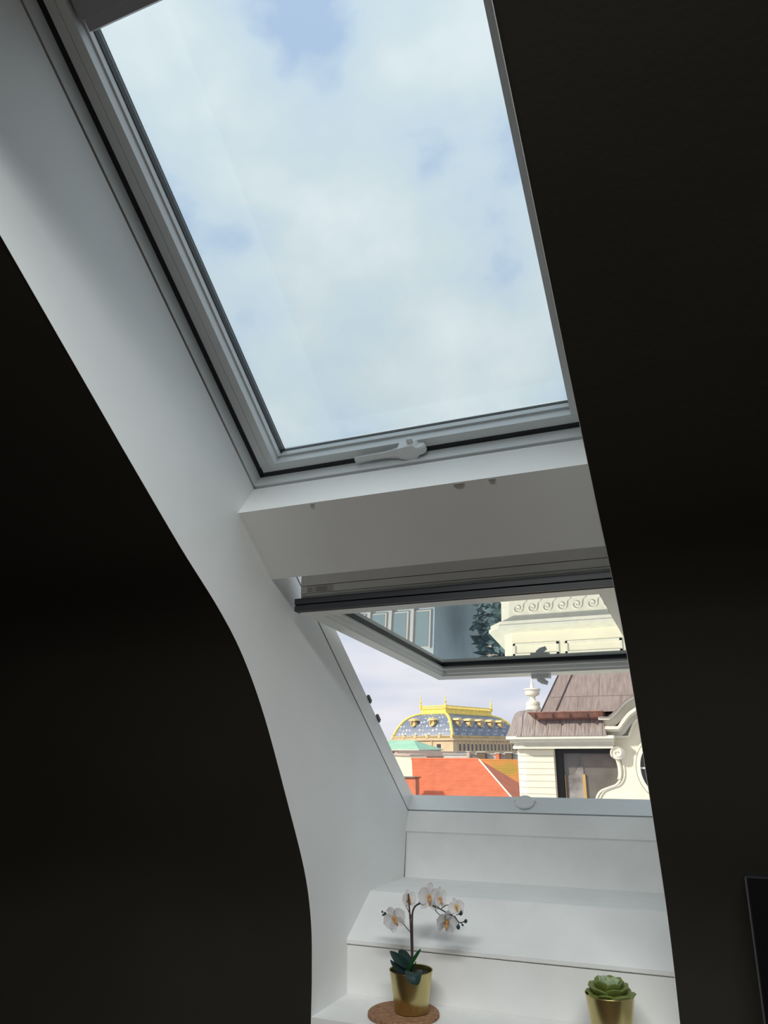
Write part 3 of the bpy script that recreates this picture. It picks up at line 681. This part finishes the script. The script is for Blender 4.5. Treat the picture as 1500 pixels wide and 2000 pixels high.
bb_ = bmn(); box(bb_, -1.37, -1.33, 19.99, 20.03, .58, 1.78); box(bb_, -1.81, -.89, 19.99, 20.03, 1.16, 1.20); ext('oval_window_bar', bb_, 'stone', nb)
# big window
b_ = bmn(); box(b_, -3.865, -3.69, 20.22, 20.35, -1.0, 1.62); box(b_, -3.69, -2.2, 20.22, 20.35, 1.515, 1.62); bw = ext('window_frame', b_, 'winblack', nb)
b_ = box(bmn(), -3.69, -2.2, 20.32, 20.34, -1.0, 1.515); ext('pane', b_, 'pane', bw)
b_ = box(bmn(), -3.235, -3.165, 20.26, 20.32, -1.0, 1.02); ext('mullion', b_, 'mullion', bw)
b_ = box(bmn(), -3.675, -3.655, 20.26, 20.32, -1.0, 1.0); ext('mullion', b_, 'mullion', bw)
b_ = prism(bmn(), [(-3.62, -1), (-3.24, -1), (-3.20, 1.38), (-3.42, 1.05), (-3.60, .98)], 'y', 20.30, 20.318); ext('curtain', b_, mat('grey_curtain', (.34, .32, .31), .7, vs=3, col2=(.14, .12, .12)), bw)
b_ = box(bmn(), -3.24, -2.2, 20.305, 20.318, 1.2, 1.5); ext('curtain', b_, mat('brown_blind', (.20, .17, .155), .7, var=.15, vs=4), bw)
# volute with its border scroll
def spiral(cx, cz, r0, r1, turns, a0, y, w, sgn=1):
    return [(cx + (r0 + (r1 - r0) * i / 40) * math.cos(a0 + sgn * turns * 2 * PI * i / 40), y, cz + (r0 + (r1 - r0) * i / 40) * math.sin(a0 + sgn * turns * 2 * PI * i / 40)) for i in range(41)]
b_ = bmn(); lathe(b_, [(.001, 0), (.14, 0), (.165, .03), (.165, .25), (.001, .25)], (-2.30, 19.80, 1.53), 28, Vector((0, 1, 0))); vo_ = ext('volute', b_, 'stone', nb, True)
b_ = bmn(); tube(b_, spiral(-2.30, 1.53, .02, .15, 1.6, 0, 19.79, .02), .022, 6); ext('volute_scroll', b_, 'stone', vo_, True)
for off, rr_, yy in ((0, .028, 20.02), (.075, .020, 20.03)):
    b_ = bmn(); tube(b_, [(x + off, yy, z) for x, z in es_[3:]], rr_, 6); ext('border_moulding', b_, 'stone', nb, True)
b_ = bmn(); prism(b_, es_[2:14] + [(x - .07, z) for x, z in es_[2:14]][::-1], 'y', 19.98, 20.3); ext('border_moulding', b_, 'stone', nb)
# lower storeys, seen mirrored in the open sash
for z0, z1, xl, yf in ((-3.64, -3.56, -5.50, 19.42), (-3.76, -3.64, -5.46, 19.46), (-3.86, -3.76, -5.30, 19.68), (-4.65, -4.55, -5.26, 19.72)):
    b_ = prism(bmn(), plan(xl, yf, -1.65, .36), 'z', z0, z1); ext('cornice_moulding', b_, 'stone', nb)
b_ = prism(bmn(), plan(-5.22, 19.78, -1.72, .3), 'z', -4.55, -3.86); fz = ext('frieze', b_, 'stone', nb)
for k in range(8):
    cx = -4.68 + k * .40
    b_ = bmn(); tube(b_, spiral(cx, -4.20, .02, .145, 1.5, PI * .9, 19.765, .02, -1) + [(cx + .16, 19.765, -4.33), (cx + .24, 19.765, -4.40)], .022, 6); ext('scroll', b_, 'stone', fz, True)
for x0, x1 in ((-4.85, -3.62), (-3.45, -2.0)):
    b_ = bmn()
    for q in ((x0, x1, -2.96, -2.90), (x0, x1, -3.24, -3.18), (x0, x0 + .06, -3.24, -2.90), (x1 - .06, x1, -3.24, -2.90)): box(b_, q[0], q[1], 19.86, 19.92, q[2], q[3])
    ext('panel_moulding', b_, 'stone', nb)

# ---- theatre with gilded roof
th = tag(empty('domed_theatre', (-97.5, 300, GZ)), 'distant theatre with blue domed roof and gilded crest', 'building')
ph = math.radians(14.5); av = Vector((-math.cos(ph), math.sin(ph), 0)); bv = Vector((math.sin(ph), math.cos(ph), 0)); C0 = Vector((-97.5, 300, 0)); LA, LB, DD = 29.5, 55.0, 8.46
def tp(a, b, z): return C0 + av * a + bv * b + Vector((0, 0, z))
def tbox(bm, a0, a1, b0, b1, z0, z1):
    lo = [bm.verts.new(tp(a, b, z0)) for a, b in ((a0, b0), (a1, b0), (a1, b1), (a0, b1))]; hi = [bm.verts.new(tp(a, b, z1)) for a, b in ((a0, b0), (a1, b0), (a1, b1), (a0, b1))]
    bm.faces.new(lo[::-1]); bm.faces.new(hi)
    for i in range(4): bm.faces.new((lo[i], lo[(i + 1) % 4], hi[(i + 1) % 4], hi[i]))
    return bm
prof = [(0, 0), (.15, .055), (.31, .13), (.5, .24), (.62, .33), (.71, .41), (.80, .52), (.87, .63), (.94, .80), (1, 1)]
ZB, ZT = 7.0, 16.2
b_ = bmn(); prev = None
for t, i_ in prof:
    dd = DD * i_; z = ZB + (ZT - ZB) * t
    ring = [b_.verts.new(tp(a, b, z)) for a, b in ((dd, dd), (LA - dd, dd), (LA - dd, LB - dd), (dd, LB - dd))]
    if prev:
        for i in range(4): b_.faces.new((prev[i], prev[(i + 1) % 4], ring[(i + 1) % 4], ring[i]))
    else: b_.faces.new(ring)
    prev = ring
b_.faces.new(prev); ext('dome_roof', b_, 'slate', th)
for fa, fb in ((0, 0), (1, 0), (0, 1)):
    b_ = bmn(); pts = []
    for t, i_ in prof:
        dd = DD * i_; pts.append(tp(LA - dd if fa else dd, LB - dd if fb else dd, ZB + (ZT - ZB) * t))
    tube(b_, pts, .62, 6); ext('gilded_rib', b_, 'gold', th, True)
b_ = tbox(bmn(), -.4, LA + .4, -.4, LB + .4, GZ, 5.4); ext('wall', b_, 'theatre', th)
for z0, z1, o_ in ((5.4, 5.9, 1.2), (5.9, 6.3, .7)):
    b_ = tbox(bmn(), -o_, LA + o_, -o_, LB + o_, z0, z1); ext('cornice', b_, 'theatre', th)
b_ = tbox(bmn(), -.9, LA + .9, -.9, -.5, 7.0, 7.25); tbox(b_, -.9, -.5, -.9, LB + .9, 7.0, 7.25)
n_ = 40
for i in range(n_): tbox(b_, LA * i / n_, LA * i / n_ + .3, -.85, -.55, 6.3, 7.0)
for i in range(60): tbox(b_, -.85, -.55, LB * i / 60, LB * i / 60 + .35, 6.3, 7.0)
bal = ext('balustrade', b_, 'gold2', th)
for i in range(6):
    b_ = tbox(bmn(), LA * i / 5 - .5, LA * i / 5 + .5, -1.0, -.2, 6.3, 7.7); ext('balustrade_pier', b_, 'gold2', th)
t0, t1, tb1 = DD, LA - DD, LB - DD
b_ = tbox(bmn(), t0 - .3, t1 + .3, t0 - .3, tb1 + .3, ZT, ZT + .5); tbox(b_, t0, t1, t0, tb1, ZT + .5, ZT + 2.0); tbox(b_, t0 - .3, t1 + .3, t0 - .3, tb1 + .3, ZT + 2.0, ZT + 2.4); ext('gilded_crest', b_, 'gold', th)
b_ = bmn()
for i in range(14): tbox(b_, t0 + (t1 - t0) * i / 14, t0 + (t1 - t0) * i / 14 + .5, t0 - .1, t0 + .15, ZT + 2.4, ZT + 3.4)
for i in range(38): tbox(b_, t0 - .1, t0 + .15, t0 + (tb1 - t0) * i / 38, t0 + (tb1 - t0) * i / 38 + .5, ZT + 2.4, ZT + 3.4)
tbox(b_, t0 - .15, t1 + .15, t0 - .15, t0 + .2, ZT + 3.2, ZT + 3.5); tbox(b_, t0 - .15, t0 + .2, t0 - .15, tb1 + .15, ZT + 3.2, ZT + 3.5)
ext('crest_railing', b_, 'gold', th)
for a, b in ((t0, t0), (t1, t0), (t0, tb1)):
    b_ = bmn(); lathe(b_, [(.7, ZT + 2.4), (.6, ZT + 3.8), (.25, ZT + 4.0), (.35, ZT + 4.6), (.6, ZT + 5.0), (.25, ZT + 5.4), (.12, ZT + 6.6), (.35, ZT + 6.8), (.05, ZT + 7.4)], (0, 0, 0), 8)
    p = tp(a, b, 0); bmesh.ops.translate(b_, vec=p, verts=b_.verts); ext('finial', b_, 'gold', th, True)
def inset_at(z):
    t = (z - ZB) / (ZT - ZB)
    for (a, b), (c_, d_) in zip(prof, prof[1:]):
        if a <= t <= c_: return DD * (b + (d_ - b) * (t - a) / (c_ - a))
for side, ks in (('a', (.36, .68)), ('b', (.13, .29, .45, .61, .77))):
    for k in ks:
        z = ZB + 5.2; i_ = inset_at(z)
        if side == 'a': c_ = tp(LA * k + .0, i_ + .1, z); nrm = -bv; sd_ = av
        else: c_ = tp(i_ + .1, LB * k, z); nrm = -av; sd_ = bv
        dm = bmn(); lathe(dm, [(1.25, 0), (1.25, 1.6), (.9, 1.7), (.9, 1.1), (.001, 1.0)], (0, 0, 0), 16, nrm)
        lathe(dm, [(1.2, -.9), (1.25, 0)], (0, 0, 0), 16, nrm)
        bmesh.ops.translate(dm, vec=c_, verts=dm.verts); dmo = ext('dormer', dm, 'gold2', th, True)
        hb = bmn(); q = Matrix((sd_, nrm, Vector((0, 0, 1)))).transposed().to_4x4()
        prism(hb, [(-1.9, 1.1), (1.9, 1.1), (1.5, 1.7), (0, 2.1), (-1.5, 1.7)], 'y', -1.5, 2.1); hb.transform(Matrix.Translation(c_) @ q); ext('dormer_hood', hb, 'gold2', dmo)
for k in range(16):   # windows of the shaded long wall
    bpos = 4 + k * 3.15
    if bpos > LB - 2: break
    b_ = tbox(bmn(), -.55, -.40, bpos, bpos + 1.3, 1.4, 4.0); wf = ext('window', b_, 'darkpane', th)
    b_ = tbox(bmn(), -.65, -.42, bpos - .9, bpos - .4, .6, 5.4); ext('pilaster', b_, 'theatre', th)
for a in (5.5, 13, 20.5):
    b_ = tbox(bmn(), a, a + 1.8, -.55, -.40, 1.9, 4.0); ext('window', b_, 'darkpane', th)
    b_ = tbox(bmn(), a + 4, a + 4.6, -.7, -.42, .6, 5.4); ext('pilaster', b_, 'theatre', th)

# ---- green-roofed building
gb = tag(empty('green_roofed_building', (-62, 155, GZ)), 'building with pale green copper hip roof in front of the theatre', 'building')
b_ = bmn(); V = [b_.verts.new(p) for p in ((-72, 150, 1.78), (-56.0, 150, 1.78), (-55.7, 165, 1.78), (-72, 165, 1.78), (-70, 157, 3.66), (-59.7, 157, 3.66))]
for q in ((0, 1, 5, 4), (1, 2, 5), (2, 3, 4, 5), (3, 0, 4), (3, 2, 1, 0)): b_.faces.new([V[i] for i in q])
ext('hip_roof', b_, 'verdigris', gb)
b_ = box(bmn(), -71.5, -56.2, 150.3, 164.5, GZ, 1.78); ext('wall', b_, 'pink', gb)
b_ = box(bmn(), -72, -55.9, 149.9, 165, 1.62, 1.78); ext('eaves', b_, 'cream', gb)
for i in range(9):
    x_ = -70.5 + i * 1.65; b_ = box(bmn(), x_, x_ + .8, 150.2, 150.4, .5, 1.35); ext('window', b_, 'darkpane', gb)
# ---- low terrace with balustrade between
ltb = tag(empty('low_brown_building', (-47, 140, GZ)), 'low dark-roofed building right of the green roof', 'building')
b_ = box(bmn(), -56.0, -44.0, 140, 150, GZ, .55); ext('wall', b_, 'pink', ltb)
b_ = prism(bmn(), [(-56.2, .55), (-43.8, .55), (-45, 1.30), (-56.2, 1.55)], 'y', 139.6, 150); ext('roof', b_, 'copper', ltb)
for i in range(5): b_ = box(bmn(), -55 + i * 2.2, -54 + i * 2.2, 139.85, 140.1, -.6, .25); ext('window', b_, 'darkpane', ltb)
wt = tag(empty('cream_balustraded_building', (-42, 100, GZ)), 'cream building top with balustrade above the red roof', 'building')
b_ = box(bmn(), -42.5, -36.6, 100, 108, GZ, .55); ext('wall', b_, 'cream', wt)
b_ = box(bmn(), -42.7, -36.4, 99.8, 100.3, .88, 1.0)
for i in range(14): box(b_, -42.5 + i * .44, -42.3 + i * .44, 99.9, 100.2, .55, .88)
ext('balustrade', b_, 'pink', wt)
# ---- pale grey parapets and chimneys
gr = tag(empty('pale_grey_building', (-32, 110, GZ)), 'pale grey flat-topped building below the theatre wall', 'building')
b_ = box(bmn(), -37.2, -25.0, 110, 118, GZ, 1.02); ext('wall', b_, 'grey', gr)
b_ = box(bmn(), -37.3, -24.9, 109.8, 110.2, 1.02, 1.14); ext('parapet', b_, 'grey', gr)
for x0, x1, z0, z1, m_ in ((-31.9, -30.7, .3, 1.30, 'brown'), (-29.2, -28.7, .8, 1.15, 'red'), (-27.8, -26.9, .6, 1.2, 'brown'), (-33.4, -33.0, 1.1, 1.35, 'pink')):
    b_ = box(bmn(), x0, x1, 109.0, 109.8, z0 - 1.2, z1); ch_ = ext('chimney', b_, m_, gr)
    b_ = box(bmn(), x0 - .1, x1 + .1, 108.9, 109.9, z1, z1 + .12); ext('chimney_cap', b_, 'grey', ch_)

# ---- red roofs
def tiled(name, P00, P10, P11, P01, rows, cols, m, parent, lift=.05):
    """stepped rows of clay tiles on the quad P00-P10 (eave) P01-P11 (ridge)"""
    b = bmn(); P00, P10, P11, P01 = [Vector(p) for p in (P00, P10, P11, P01)]
    nn = (P10 - P00).cross(P01 - P00).normalized()
    if nn.z < 0: nn = -nn
    for i in range(rows):
        t0_, t1_ = i / rows, (i + 1) / rows
        A, B = P00.lerp(P01, t0_), P10.lerp(P11, t0_); Cc, Dd = P10.lerp(P11, t1_), P00.lerp(P01, t1_)
        pv = None
        for j in range(cols * 2 + 1):
            s = j / (cols * 2); h = lift * (1.0 if j % 2 else .45)
            lo_ = A.lerp(B, s); hi_ = Dd.lerp(Cc, s)
            cur = (b.verts.new(lo_), b.verts.new(lo_ + nn * h), b.verts.new(hi_ + nn * h * .15))
            if pv:
                b.faces.new((pv[0], cur[0], cur[1], pv[1])); b.faces.new((pv[1], cur[1], cur[2], pv[2]))
            pv = cur
    o = ext(name, b, m, parent); o['kind'] = 'stuff'; return o
rh = tag(empty('red_roofed_house', (-20, 58, GZ)), 'house with wide bright red tiled roof above the sill', 'building')
y0, y1 = 56.5, 60.0
def sc(p, Y): return (p[0] * Y / 60, Y, (p[1] - 1.6) * Y / 60 + 1.6)
e0, e1 = sc((-22.9, -1.9), y0), sc((-14.9, -1.9), y0); r0_, r1_ = sc((-23.02, .95), y1), sc((-17.42, .92), y1)
tiled('tiled_roof', e0, e1, r1_, r0_, 26, 60, 'red', rh)
b_ = bmn(); tube(b_, [r1_, e1], .07, 6); ext('hip_tiles', b_, 'stone', rh, True)
b_ = bmn(); tube(b_, [r0_, r1_], .10, 6); ext('ridge_tiles', b_, 'red', rh, True)
b_ = box(bmn(), e0[0] + .1, e1[0] - .3, 57.2, 66, GZ, -1.9); ext('wall', b_, 'pink', rh)
b_ = bmn(); V = [b_.verts.new(p) for p in (e0, e1, r1_, r0_, (e0[0], 66, -1.95), (e1[0], 66, -1.95))]
for q in ((3, 2, 5, 4), (0, 3, 4), (1, 5, 2), (0, 4, 5, 1)): b_.faces.new([V[i] for i in q])
ext('rear_roof', b_, 'red', rh)
oh = tag(empty('orange_roofed_house', (-16, 68, GZ)), 'house with orange and ochre tiled roof behind the corner building', 'building')
E0, E1 = sc((-17.6, -1.9), 67), sc((-10.5, -2.0), 67.6); R0, R1 = sc((-17.6, .88), 71), sc((-10.5, .78), 71.5)
tiled('tiled_roof', E0, E1, R1, R0, 22, 50, 'orange', oh)
b_ = bmn(); tube(b_, [R0, R1], .10, 6); ext('ridge_tiles', b_, 'orange', oh, True)
b_ = box(bmn(), E0[0] + .4, E1[0], 67.8, 78, GZ, -2.0); ext('wall', b_, 'cream', oh)
cw = tag(empty('cream_party_wall', (-31, 80, GZ)), 'weathered cream gable wall left of the red roof', 'building')
b_ = prism(bmn(), [(-33.5, GZ), (-29.9, GZ), (-29.9, .0), (-30.5, 1.05), (-33.5, 1.15)], 'y', 79, 84); ext('wall', b_, 'cream', cw)
b_ = prism(bmn(), [(-33.6, 1.15), (-30.4, 1.05), (-30.4, 1.2), (-33.6, 1.3)], 'y', 78.8, 84.2); ext('coping', b_, 'pink', cw)
rc = tag(empty('red_chimney', (-22.0, 55, -3)), 'small red brick chimney at the left end of the red roof', 'chimney')
b_ = box(bmn(), -22.0, -20.75, 55, 55.6, -5, -.35); ext('shaft', b_, 'red', rc); b_ = box(bmn(), -22.1, -20.65, 54.9, 55.7, -.35, -.25); ext('cap', b_, 'brown', rc)
b_ = box(bmn(), -20.78, -20.70, 54.9, 55.0, -5, -.25); ext('flue_pipe', b_, 'brown', rc)

# ---- pale street facade and trees (seen mirrored in the open sash)
pf = tag(empty('pale_street_house', (-18, 40, GZ)), 'pale blue-grey town house mirrored at the left of the open sash', 'building')
b_ = box(bmn(), -21.5, -14.4, 40, 50, GZ, -5.0); ext('wall', b_, 'palewall', pf)
b_ = box(bmn(), -21.7, -14.2, 39.7, 50.2, -5.0, -4.7); ext('cornice', b_, 'grey', pf)
for i in range(5):
    for z_ in (-8.2, -11.4, -14.6):
        x_ = -21.1 + i * 1.4
        b_ = box(bmn(), x_ - .12, x_ + .92, 39.88, 40.02, z_ - .1, z_ + 2.2); wf = ext('window', b_, 'grey', pf)
        b_ = box(bmn(), x_, x_ + .8, 39.86, 39.9, z_, z_ + 2.1); ext('pane', b_, 'palepane', wf)
for i in range(4):
    b_ = box(bmn(), -20.0 + i * 1.4, -19.8 + i * 1.4, 39.75, 40, GZ, -5.0); ext('pilaster', b_, 'grey', pf)
def tree(x, y, h, rad, lab):
    t_ = tag(empty('street_tree', (x, y, GZ)), lab, 'tree', 'street trees below the corner building')
    b = bmn(); tube(b, [(0, 0, 0), (.1, 0, h * .3), (0, .1, h * .6)], [.3, .22, .12], 8); obj('trunk', b, 'bark', t_, True)
    b = bmn()
    for i in range(700):
        v = Vector((random.gauss(0, 1), random.gauss(0, 1), random.gauss(0, 1))).normalized() * rad * random.uniform(.55, 1)
        p = Vector((v.x, v.y, v.z * .9 + h * .65)); s = random.uniform(.25, .55)
        q = Vector((random.uniform(-1, 1), random.uniform(-1, 1), random.uniform(-1, 1))).normalized().to_track_quat('Z', 'Y')
        vs_ = [b.verts.new(p + q @ Vector(k)) for k in ((-s, 0, 0), (0, -s * .5, .06), (s, 0, 0), (0, s * .5, .06))]; b.faces.new(vs_)
    bmesh.ops.create_icosphere(b, subdivisions=2, radius=rad * .7, matrix=Matrix.Translation((0, 0, h * .65)))
    o = obj('foliage', b, 'foliage', t_); o['kind'] = 'stuff'
for (x, y, h, rr_), lab_ in zip(((-10.4, 44, 10, 3.0), (-8.4, 54, 9, 3.4), (-6.6, 27.5, 5.0, 1.7), (-8.7, 35, 6.5, 2.3)), ('tallest leafy street tree beside the pale blue-grey town house', 'wide leafy street tree furthest from the open window', 'small low street tree nearest the foot of the cream corner building', 'middle-sized street tree between the small one and the tallest one')):
    tree(x, y, h, rr_, lab_)
